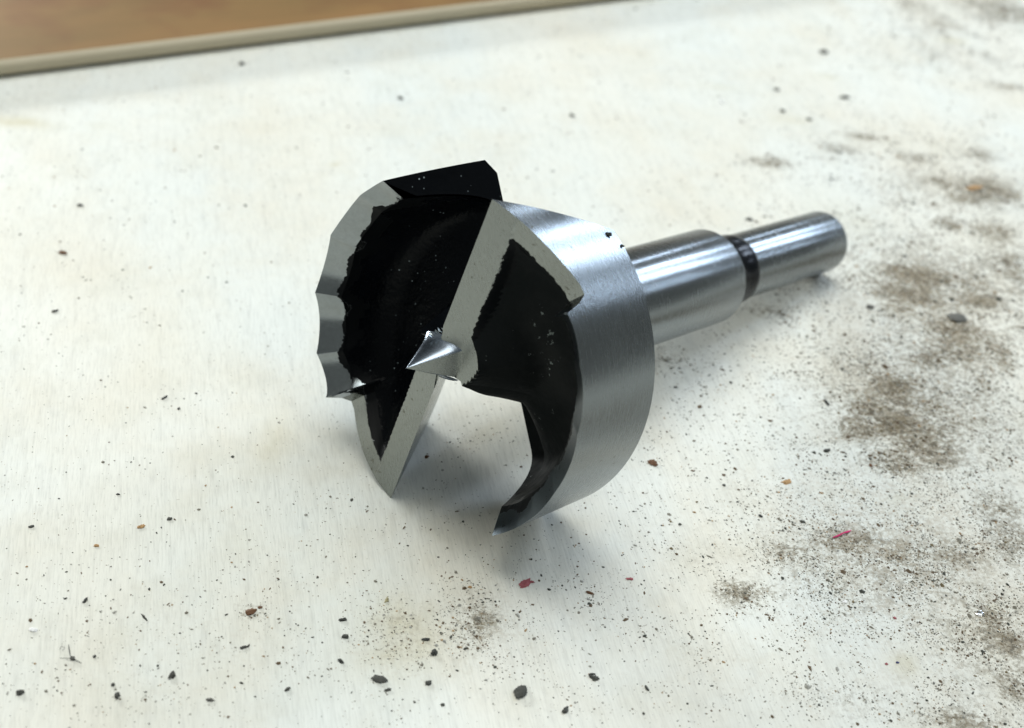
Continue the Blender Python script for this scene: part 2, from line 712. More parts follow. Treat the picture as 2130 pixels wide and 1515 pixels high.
def lathe(profile, seg=160):
    verts, faces = [], []
    for (z, r) in profile:
        for k in range(seg):
            a = 2 * math.pi * k / seg
            verts.append((r * math.cos(a), r * math.sin(a), z))
    for i in range(len(profile) - 1):
        for k in range(seg):
            k2 = (k + 1) % seg
            faces.append((i * seg + k, i * seg + k2, (i + 1) * seg + k2, (i + 1) * seg + k))
    return verts, faces


v, f = lathe([(HB + 0.02, 0.01), (HB + 0.02, 4.0), (HB + 0.02, 7.88), (HB + 4, 7.88), (30, 7.88), (45, 7.88), (62.6, 7.88), (62.9, 7.8), (63.04, 7.6), (63.1, 6.9)])
link('shank', mesh_from('shank', v, f), m_shank, bit, 40)
v, f = lathe([(62.95, 7.55), (63.3, 7.0), (64.0, 6.45), (65.0, 6.1), (66.4, 5.9), (68.2, 5.86), (69.6, 5.90), (70.2, 5.82), (70.5, 5.5)])
link('neck_collar', mesh_from('neck_collar', v, f), m_collar, bit, 60)
v, f = lathe([(66, 5.57), (75, 5.57), (85, 5.57), (98.7, 5.57), (99.3, 5.40), (99.6, 5.05), (99.6, 2.5), (99.6, 0.01)])
link('shank_end', mesh_from('shank_end', v, f), m_shank, bit, 40)

# ---------------------------------------------------------------- plywood
GR = math.atan2(-0.968, 0.251)              # grain direction on the sheet
BLOBS = [  # centre, radius along x, radius along y (mm), weight: brown dust lying thick
    ((82.1, 74.7), 8.4, 5.1, 1.00),
    ((80.7, 68.0), 9.5, 5.3, 0.90),
    ((91.3, 74.0), 7.1, 6.2, 0.60),
    ((77.4, 63.4), 5.1, 3.7, 0.70),
    ((93.5, 68.9), 4.3, 4.2, 0.90),
    ((86.7, 57.7), 6.7, 6.4, 0.90),
    ((80.2, 48.6), 4.9, 4.7, 0.70),
    ((86.4, 53.2), 6.6, 6.9, 0.80),
    ((92.6, 52.9), 5.0, 9.5, 0.60),
    ((73.0, 38.4), 5.5, 5.8, 1.00),
    ((68.3, 32.4), 4.7, 4.4, 0.80),
    ((72.5, 29.4), 6.9, 6.1, 1.00),
    ((66.0, 26.4), 4.6, 3.4, 0.90),
    ((76.3, 23.9), 6.8, 7.0, 0.80),
    ((71.1, 19.5), 6.7, 4.0, 0.70),
    ((88.1, 42.4), 4.8, 7.7, 0.50),
    ((93.3, 112.2), 8.8, 5.7, 0.55),
    ((102.9, 111.4), 7.8, 6.5, 0.80),
    ((97.3, 107.2), 5.8, 4.0, 0.70),
    ((88.8, 121.5), 7.0, 3.2, 0.50),
    ((78.6, 128.9), 5.1, 2.1, 0.60),
    ((57.9, 113.0), 4.9, 2.8, 0.70),
    ((72.7, 122.1), 5.5, 2.9, 0.50),
    ((70.2, 117.3), 4.0, 1.6, 0.40),
    ((103.9, 127.0), 5.1, 4.0, 0.50),
    ((91.9, 95.7), 5.6, 4.4, 0.60),
    ((99.7, 94.6), 6.5, 6.0, 0.60),
    ((107.3, 175.9), 22.8, 10.0, 0.22),
    ((124.2, 209.1), 12.3, 11.1, 0.60),
    ((105.9, 195.2), 7.1, 8.2, 0.40),
    ((101.3, 204.5), 7.3, 7.2, 0.40),
    ((61.3, -0.0), 6.2, 3.5, 0.75),
    ((68.1, -1.5), 7.6, 4.4, 0.55),
    ((52.7, -3.9), 5.5, 4.0, 0.50),
    ((75.9, -0.3), 8.3, 4.9, 0.50),
    ((44.5, -13.3), 4.0, 2.8, 0.70),
    ((48.6, -12.3), 3.3, 1.9, 0.50),
    ((55.6, -8.4), 8.1, 3.8, 0.35),
    ((79.0, -13.3), 3.3, 3.1, 0.70),
    ((80.5, -17.5), 3.2, 3.0, 0.90),
    ((80.0, -24.5), 3.8, 4.9, 0.60),
    ((71.7, -32.1), 7.3, 2.7, 0.60),
    ((59.6, -30.6), 8.6, 4.0, 0.25),
    ((85.2, 4.2), 5.6, 8.0, 0.50),
    ((85.0, 10.5), 5.8, 5.2, 0.50),
    ((9.6, -23.5), 2.8, 3.9, 0.55),
    ((9.2, -27.0), 3.1, 2.6, 0.45),
    ((0.4, -26.6), 5.0, 6.0, 0.25),
    ((47.3, 8.8), 4.3, 4.4, 0.20),
    ((36.5, 39.9), 6.4, 5.5, 0.25),
    ((53.8, 57.4), 5.0, 3.3, 0.40),
    ((62.7, 70.8), 2.6, 2.2, 0.50),
    ((86.5, 71.5), 22.7, 21.5, 0.50),
    ((75.7, 35.0), 20.3, 21.3, 0.50),
    ((66.3, -4.8), 21.8, 13.5, 0.38),
    ((95.6, 108.8), 18.4, 13.0, 0.40),
    ((78.3, -17.0), 9.1, 17.2, 0.40),
    ((-20.3, -26.6), 1.9, 1.5, 0.60),
    ((100.7, 80.8), 6.3, 14.2, 0.60),
    ((116.1, 162.4), 6.6, 3.2, 0.50),
]
LIGHT_STAIN = [
    ((-0.3, -28.4), 5.6, 7.6, 0.80),
    ((-3.4, -26.3), 3.1, 6.8, 0.60),
    ((-90.5, 96.2), 5.6, 2.0, 1.30),
    ((-7.0, -9.6), 1.9, 0.4, 1.60),
    ((-23.8, 8.1), 2.5, 6.6, 0.50),
    ((7.2, 15.7), 5.1, 4.7, 0.35),
    ((69.6, 93.8), 8.4, 7.2, 0.30),
    ((65.6, -23.1), 1.9, 2.1, 0.90),
    ((-28.3, 93.4), 0.8, 0.9, 1.30),
    ((-75.1, 98.3), 2.8, 1.4, 0.40),
    ((80.2, -10.3), 0.9, 0.7, 0.90),
    ((69.8, 10.3), 1.0, 0.9, 0.70),
    ((-24.2, -14.0), 2.6, 2.8, 0.30),
    ((-46.1, 31.4), 6.2, 24.9, 0.12),
    ((49.6, 146.3), 4.3, 1.9, 0.40),
    ((64.6, 133.4), 5.2, 2.2, 0.40),
    ((107.8, 185.7), 3.5, 1.6, 0.90),
    ((74.4, 157.3), 3.3, 1.5, 0.50),
]


DENS = [  # where loose specks lie thicker
    ((78.7, 54.7), 26.6, 42.4, 0.55),
    ((70.2, -1.2), 27.6, 25.6, 0.75),
    ((42.3, -5.5), 14.9, 14.9, 0.30),
    ((41.4, -24.1), 16.4, 13.7, 0.28),
    ((69.9, -24.2), 18.9, 13.2, 0.45),
    ((9.7, -24.4), 8.2, 9.6, 0.55),
    ((0.7, -29.1), 8.0, 9.2, 0.40),
    ((40.3, 33.9), 9.3, 11.8, 0.25),
    ((51.4, -18.2), 19.4, 10.7, 0.25),
    ((82.4, 28.6), 15.3, 35.6, 0.30),
    ((32.3, 20.0), 6.7, 14.4, 0.18),
    ((-23.6, -31.8), 20.2, 8.8, 0.22),
    ((-33.3, -41.3), 15.3, 6.6, 0.16),
    ((-13.5, -18.9), 12.9, 8.1, 0.12),
    ((1.5, -7.0), 20.2, 8.9, 0.08),
    ((94.0, 122.7), 22.1, 18.0, 0.35),
    ((111.6, 193.8), 21.4, 24.1, 0.30),
    ((6.5, 15.6), 7.3, 7.0, 0.12),
    ((25.4, -17.6), 14.3, 11.0, 0.20),
    ((56.6, -30.2), 24.6, 7.2, 0.30),
    ((19.6, -35.4), 18.1, 6.3, 0.12),
]


def field(P, blobs):
    out = np.zeros(len(P))
    for (cx, cy), rx, ry, wgt in blobs:
        d = ((P[:, 0] - cx) / rx) ** 2 + ((P[:, 1] - cy) / ry) ** 2
        out = np.maximum(out, wgt * np.exp(-d))
    return out


def plywood():
    xs = sorted(set([-420, -300, -220, -170] + list(np.arange(-130, 161, 1.5)) + [170, 180]))
    ys = sorted(set([-300, -220, -150, -90] + list(np.arange(-60, 261, 1.5)) + [300, 380, 500, 700, 900]))
    nx, ny = len(xs), len(ys)
    verts = [(x, y, 0.0) for y in ys for x in xs]
    faces = [(j * nx + i, j * nx + i + 1, (j + 1) * nx + i + 1, (j + 1) * nx + i) for j in range(ny - 1) for i in range(nx - 1)]
    off = len(verts)
    x0, x1, y0, y1 = xs[0], xs[-1], ys[0], ys[-1]
    verts += [(x0, y0, -12), (x1, y0, -12), (x1, y1, -12), (x0, y1, -12)]
    c = [0, nx - 1, ny * nx - 1, (ny - 1) * nx]
    bot = [off, off + 1, off + 2, off + 3]
    faces.append(tuple(reversed(bot)))
    faces.append(tuple([bot[0], bot[1]] + [i for i in range(nx - 1, -1, -1)]))
    faces.append(tuple([bot[2], bot[3]] + [(ny - 1) * nx + i for i in range(nx)]))
    faces.append(tuple([bot[1], bot[2]] + [j * nx + nx - 1 for j in range(ny - 1, -1, -1)]))
    faces.append(tuple([bot[3], bot[0]] + [j * nx for j in range(ny)]))
    me = mesh_from('plywood_surface', verts, faces)
    P = np.array(verts)[:, :2]
    for nm, bl in (('dust', BLOBS), ('stain', LIGHT_STAIN), ('speckle', DENS)):
        at = me.attributes.new(nm, 'FLOAT', 'POINT')
        at.data.foreach_set('value', field(P, bl))
    return me


def plywood_mat():
    m, nt, b = new_mat('birch_plywood')
    rot = (0, 0, -GR)
    g = mapping(nt, (0.09, 1, 1), rot)
    g2 = mapping(nt, (0.11, 1, 1), rot)
    o = mapping(nt, (1, 1, 1))
    fibre = noise_tex(nt, g, 3600, 3, 0.7)
    fibre2 = noise_tex(nt, g2, 900, 4, 0.6)
    broad = noise_tex(nt, mapping(nt, (0.25, 1, 1), rot), 28, 4, 0.55)
    blot = noise_tex(nt, o, 35, 5, 0.6)
    c = mix_col(nt, ramp(nt, broad, [(0.35, grey(0)), (0.65, grey(1))]), (0.765, 0.760, 0.695), (0.715, 0.750, 0.725))
    c = mix_col(nt, ramp(nt, blot, [(0.44, grey(0)), (0.70, grey(0.6))]), c, (0.690, 0.645, 0.535))
    grime = noise_tex(nt, o, 75, 6, 0.7)
    c = mix_col(nt, ramp(nt, grime, [(0.52, grey(0)), (0.74, grey(0.4))]), c, (0.56, 0.555, 0.475))
    c = mix_col(nt, 1.0, c, ramp(nt, fibre, [(0.25, grey(0.82)), (0.48, grey(0.98)), (0.75, grey(1.05))]), 'MULTIPLY')
    c = mix_col(nt, 1.0, c, ramp(nt, fibre2, [(0.28, grey(0.90)), (0.5, grey(1.0))]), 'MULTIPLY')
    # pale stains
    st = node(nt, 'Attribute', attribute_name='stain')
    sn = noise_tex(nt, o, 260, 4, 0.6)
    sf = math_n(nt, 'MULTIPLY', math_n(nt, 'MULTIPLY', st.outputs['Fac'], ramp(nt, sn, [(0.3, grey(0.35)), (0.7, grey(1))])), 0.78, True)
    c = mix_col(nt, sf, c, (0.50, 0.455, 0.29))
    # brown dust film, clotted
    du = node(nt, 'Attribute', attribute_name='dust')
    d1 = noise_tex(nt, o, 1150, 5, 0.8)
    d2 = noise_tex(nt, o, 270, 5, 0.7)
    dd = math_n(nt, 'ADD', math_n(nt, 'MULTIPLY', d1, 0.80), math_n(nt, 'MULTIPLY', d2, 0.37))
    thr = math_n(nt, 'ADD', dd, math_n(nt, 'MULTIPLY', du.outputs['Fac'], 0.24))
    df = ramp(nt, thr, [(0.655, grey(0)), (0.71, grey(0.55)), (0.78, grey(0.8)), (0.86, grey(1.0))])
    df = math_n(nt, 'MULTIPLY', df, math_n(nt, 'MULTIPLY', du.outputs['Fac'], 2.2, True))
    c = mix_col(nt, df, c, mix_col(nt, d1, (0.29, 0.235, 0.14), (0.095, 0.075, 0.043)))
    # darker clots in the thick dust
    q1 = noise_tex(nt, o, 560, 4, 0.75)
    qf = ramp(nt, math_n(nt, 'ADD', q1, math_n(nt, 'MULTIPLY', du.outputs['Fac'], 0.10)), [(0.59, grey(0)), (0.66, grey(0.95))])
    qf = math_n(nt, 'MULTIPLY', qf, math_n(nt, 'MULTIPLY', du.outputs['Fac'], 1.3, True))
    c = mix_col(nt, qf, c, (0.105, 0.088, 0.055))
    # thin speckle of powder round the thick dust
    sk = node(nt, 'Attribute', attribute_name='speckle')
    k1 = noise_tex(nt, o, 1500, 3, 0.7)
    k2 = noise_tex(nt, o, 330, 4, 0.7)
    kf = math_n(nt, 'ADD', math_n(nt, 'MULTIPLY', k1, 0.6), math_n(nt, 'MULTIPLY', k2, 0.4))
    kf = ramp(nt, math_n(nt, 'ADD', kf, math_n(nt, 'MULTIPLY', sk.outputs['Fac'], 0.12)), [(0.53, grey(0)), (0.68, grey(1))])
    kf = math_n(nt, 'MULTIPLY', kf, math_n(nt, 'MULTIPLY', sk.outputs['Fac'], 0.85), True)
    c = mix_col(nt, kf, c, (0.42, 0.365, 0.275))
    # fine specks ground into the face
    vs = node(nt, 'TexVoronoi', i_Scale=900.0)
    nt.links.new(o, vs.inputs['Vector'])
    vs2 = noise_tex(nt, o, 700, 2, 0.5)
    sp = ramp(nt, math_n(nt, 'SUBTRACT', vs.outputs['Distance'], math_n(nt, 'MULTIPLY', vs2, 0.14)), [(0.0, grey(0.45)), (0.045, grey(0))])
    c = mix_col(nt, sp, c, (0.25, 0.22, 0.17))
    nt.links.new(c, b.inputs['Base Color'])
    b.inputs['Roughness'].default_value = 0.55
    b.inputs['Specular IOR Level'].default_value = 0.3
    h = math_n(nt, 'ADD', fibre, math_n(nt, 'MULTIPLY', fibre2, 1.0))
    n = bump(nt, h, 0.22, 0.00012)
    n = bump(nt, df, 0.35, 0.00015, n)
    nt.links.new(n, b.inputs['Normal'])
    return m


ply = link('plywood_surface', plywood(), plywood_mat(), None, None)
tag(ply, kind='structure', label='pale birch plywood bench top strewn with dust and crumbs')

# ---------------------------------------------------------------- brown board at the back
BE0, BE1 = Vector((-100.09, 113.53)), Vector((5.13, 175.39))
bd = (BE1 - BE0).normalized()
bn = Vector((-bd.y, bd.x))                 # away from the camera
HBD, TH = 0.4, 3.1


def board_prism(a0, a1, n0, n1, z0, z1):
    p = [BE0 + bd * a + bn * n for a, n in ((a0, n0), (a1, n0), (a1, n1), (a0, n1))]
    v = [(q.x, q.y, z) for z in (z0, z1) for q in p]
    return v, [(3, 2, 1, 0), (4, 5, 6, 7), (0, 1, 5, 4), (1, 2, 6, 5), (2, 3, 7, 6), (3, 0, 4, 7)]


def board_mats():
    m1, nt, b = new_mat('brown_board_face')
    rt = (0, 0, -math.atan2(bd.y, bd.x))
    n = noise_tex(nt, mapping(nt, (0.3, 1, 1), rt), 60, 5, 0.6)
    n2 = noise_tex(nt, mapping(nt, (1, 1, 1)), 22, 4, 0.6)
    c = mix_col(nt, ramp(nt, n, [(0.35, grey(0)), (0.65, grey(1))]), (0.255, 0.140, 0.048), (0.195, 0.118, 0.040))
    c = mix_col(nt, ramp(nt, n2, [(0.45, grey(0)), (0.68, grey(1))]), c, (0.155, 0.055, 0.022))
    nt.links.new(c, b.inputs['Base Color'])
    b.inputs['Roughness'].default_value = 0.55
    b.inputs['Specular IOR Level'].default_value = 0.25
    m2, nt, b = new_mat('board_edge')
    n = noise_tex(nt, mapping(nt, (0.2, 1, 1), rt), 300, 4, 0.6)
    nt.links.new(mix_col(nt, n, (0.55, 0.49, 0.36), (0.46, 0.405, 0.29)), b.inputs['Base Color'])
    b.inputs['Roughness'].default_value = 0.7
    return m1, m2


mb1, mb2 = board_mats()
board = bpy.data.objects.new('brown_board', None)
col.objects.link(board)
board.location = ((BE0 + BE1) / 2).to_3d() * MM
tag(board, 'brown board with a pale rounded edge lying across the far corner of the plywood', 'board')
inv = Matrix.Translation(-board.location)


def child(name, v, f, mat, bevel=0):
    me = mesh_from(name, v, f)
    me.transform(inv)
    o = link(name, me, mat, board, None)
    if bevel:
        bv = o.modifiers.new('b', 'BEVEL'); bv.width = bevel * MM; bv.segments = 8
        for p in me.polygons: p.use_smooth = True
    return o


v, f = board_prism(-160, 330, 1.1, 400, HBD + 0.1, HBD + TH + 0.1)
child('board_face', v, f, mb1, 0.05)
v, f = board_prism(-160, 330, -0.3, 2.6, HBD, HBD + TH + 0.06)
child('edge_band', v, f, mb2, 1.4)


# ---------------------------------------------------------------- dust: thousands of flakes nobody could count
def flat_mat(name, c, rough=0.7, metal=0.0, spec=0.3, var=0.3, scale=900):
    m, nt, b = new_mat(name)
    n = noise_tex(nt, mapping(nt, (1, 1, 1)), scale, 3, 0.6)
    nt.links.new(mix_col(nt, n, tuple(x * (1 - var) for x in c), tuple(min(1, x * (1 + var)) for x in c)), b.inputs['Base Color'])
    b.inputs['Roughness'].default_value = rough
    b.inputs['Metallic'].default_value = metal
    b.inputs['Specular IOR Level'].default_value = spec
    return m


m_dust = [flat_mat('dust_dark', (0.055, 0.058, 0.048)), flat_mat('dust_brown', (0.125, 0.090, 0.055)),
          flat_mat('dust_grey', (0.21, 0.20, 0.165)), flat_mat('dust_tan', (0.36, 0.25, 0.14)), flat_mat('dust_ash', (0.33, 0.33, 0.30)), flat_mat('dust_umber', (0.19, 0.155, 0.09))]

def dust_flakes():
    N = 1000000
    P = np.stack([rng.uniform(-115, 150, N), rng.uniform(-58, 240, N)], 1)
    fb = field(P, BLOBS)
    dens = 0.03 + field(P, DENS) * 1.15 + fb * 1.3
    # clumping
    nx, ny = 270, 300                                  # clumping field on a 1 mm grid
    cg = np.array([[mnoise.noise(Vector((i * 0.16, j * 0.16, 3.1))) + 0.7 * mnoise.noise(Vector((i * 0.45, j * 0.45, 9.1))) for j in range(ny)] for i in range(nx)])
    cl = cg[(P[:, 0] + 115).astype(int), (P[:, 1] + 58).astype(int)]
    dens *= np.clip(0.75 + 1.3 * cl, 0.08, 2.2)
    keep = rng.random(N) < dens * 0.55
    P, fb = P[keep], fb[keep]
    far = np.clip((P[:, 1] + 40) / 260, 0, 1)
    n = len(P)
    L = np.exp(rng.normal(math.log(0.092), 0.52, n)) * (1 + 0.5 * far)
    L = np.minimum(L, 0.75)
    asp = rng.uniform(0.35, 0.95, n)
    ang = GR + rng.normal(0, 0.8, n)
    mat_i = np.where(rng.random(n) < fb * 0.8, rng.choice([1, 1, 5, 2], n), rng.choice(5, n, p=[0.26, 0.25, 0.26, 0.06, 0.17]))
    verts, faces, mi = [], [], []
    for (x, y), l, a, th, m_ in zip(P, L, asp, ang, mat_i):
        off = len(verts)
        k = 5
        ct, st = math.cos(th), math.sin(th)
        ph = random.random() * 6.28
        for j in range(k):
            t = ph + 2 * math.pi * j / k
            rr = random.uniform(0.65, 1.2)
            u, w_ = l * math.cos(t) * rr, l * a * math.sin(t) * rr
            verts.append((x + ct * u - st * w_, y + st * u + ct * w_, 0.004))
        verts.append((x, y, l * a * random.uniform(0.3, 0.7) + 0.01))
        for j in range(k):
            faces.append((off + j, off + (j + 1) % k, off + k)); mi.append(int(m_))
    me = mesh_from('dust', verts, faces)
    for m_ in m_dust:
        me.materials.append(m_)
    me.polygons.foreach_set('material_index', mi)
    return me


dust = link('dust', dust_flakes(), None, None, None)
tag(dust, 'fine grey and brown workshop dust scattered over the plywood', kind='stuff')


# ---------------------------------------------------------------- single crumbs
def crumb_mesh(name, l, w_, h, seed, rough=0.35, sub=3):
    bm = bmesh.new()
    bmesh.ops.create_icosphere(bm, subdivisions=sub, radius=1.0)
    sd = Vector((seed * 3.7, seed * 1.9, seed * 5.3))
    for v_ in bm.verts:
        d = 0.92 + rough * mnoise.noise(v_.co * 1.1 + sd) * 1.2 + rough * 1.2 * mnoise.noise(v_.co * 2.6 + sd) + rough * 0.8 * mnoise.noise(v_.co * 5.5 + sd)
        v_.co *= d
        v_.co.x *= l / 2; v_.co.y *= w_ / 2
        v_.co.z = max(v_.co.z, -0.55) * h * 0.35 + 0.55 * h * 0.35
    bmesh.ops.scale(bm, vec=(MM, MM, MM), verts=bm.verts)
    me = bpy.data.meshes.new(name)
    bm.to_mesh(me); bm.free()
    return me


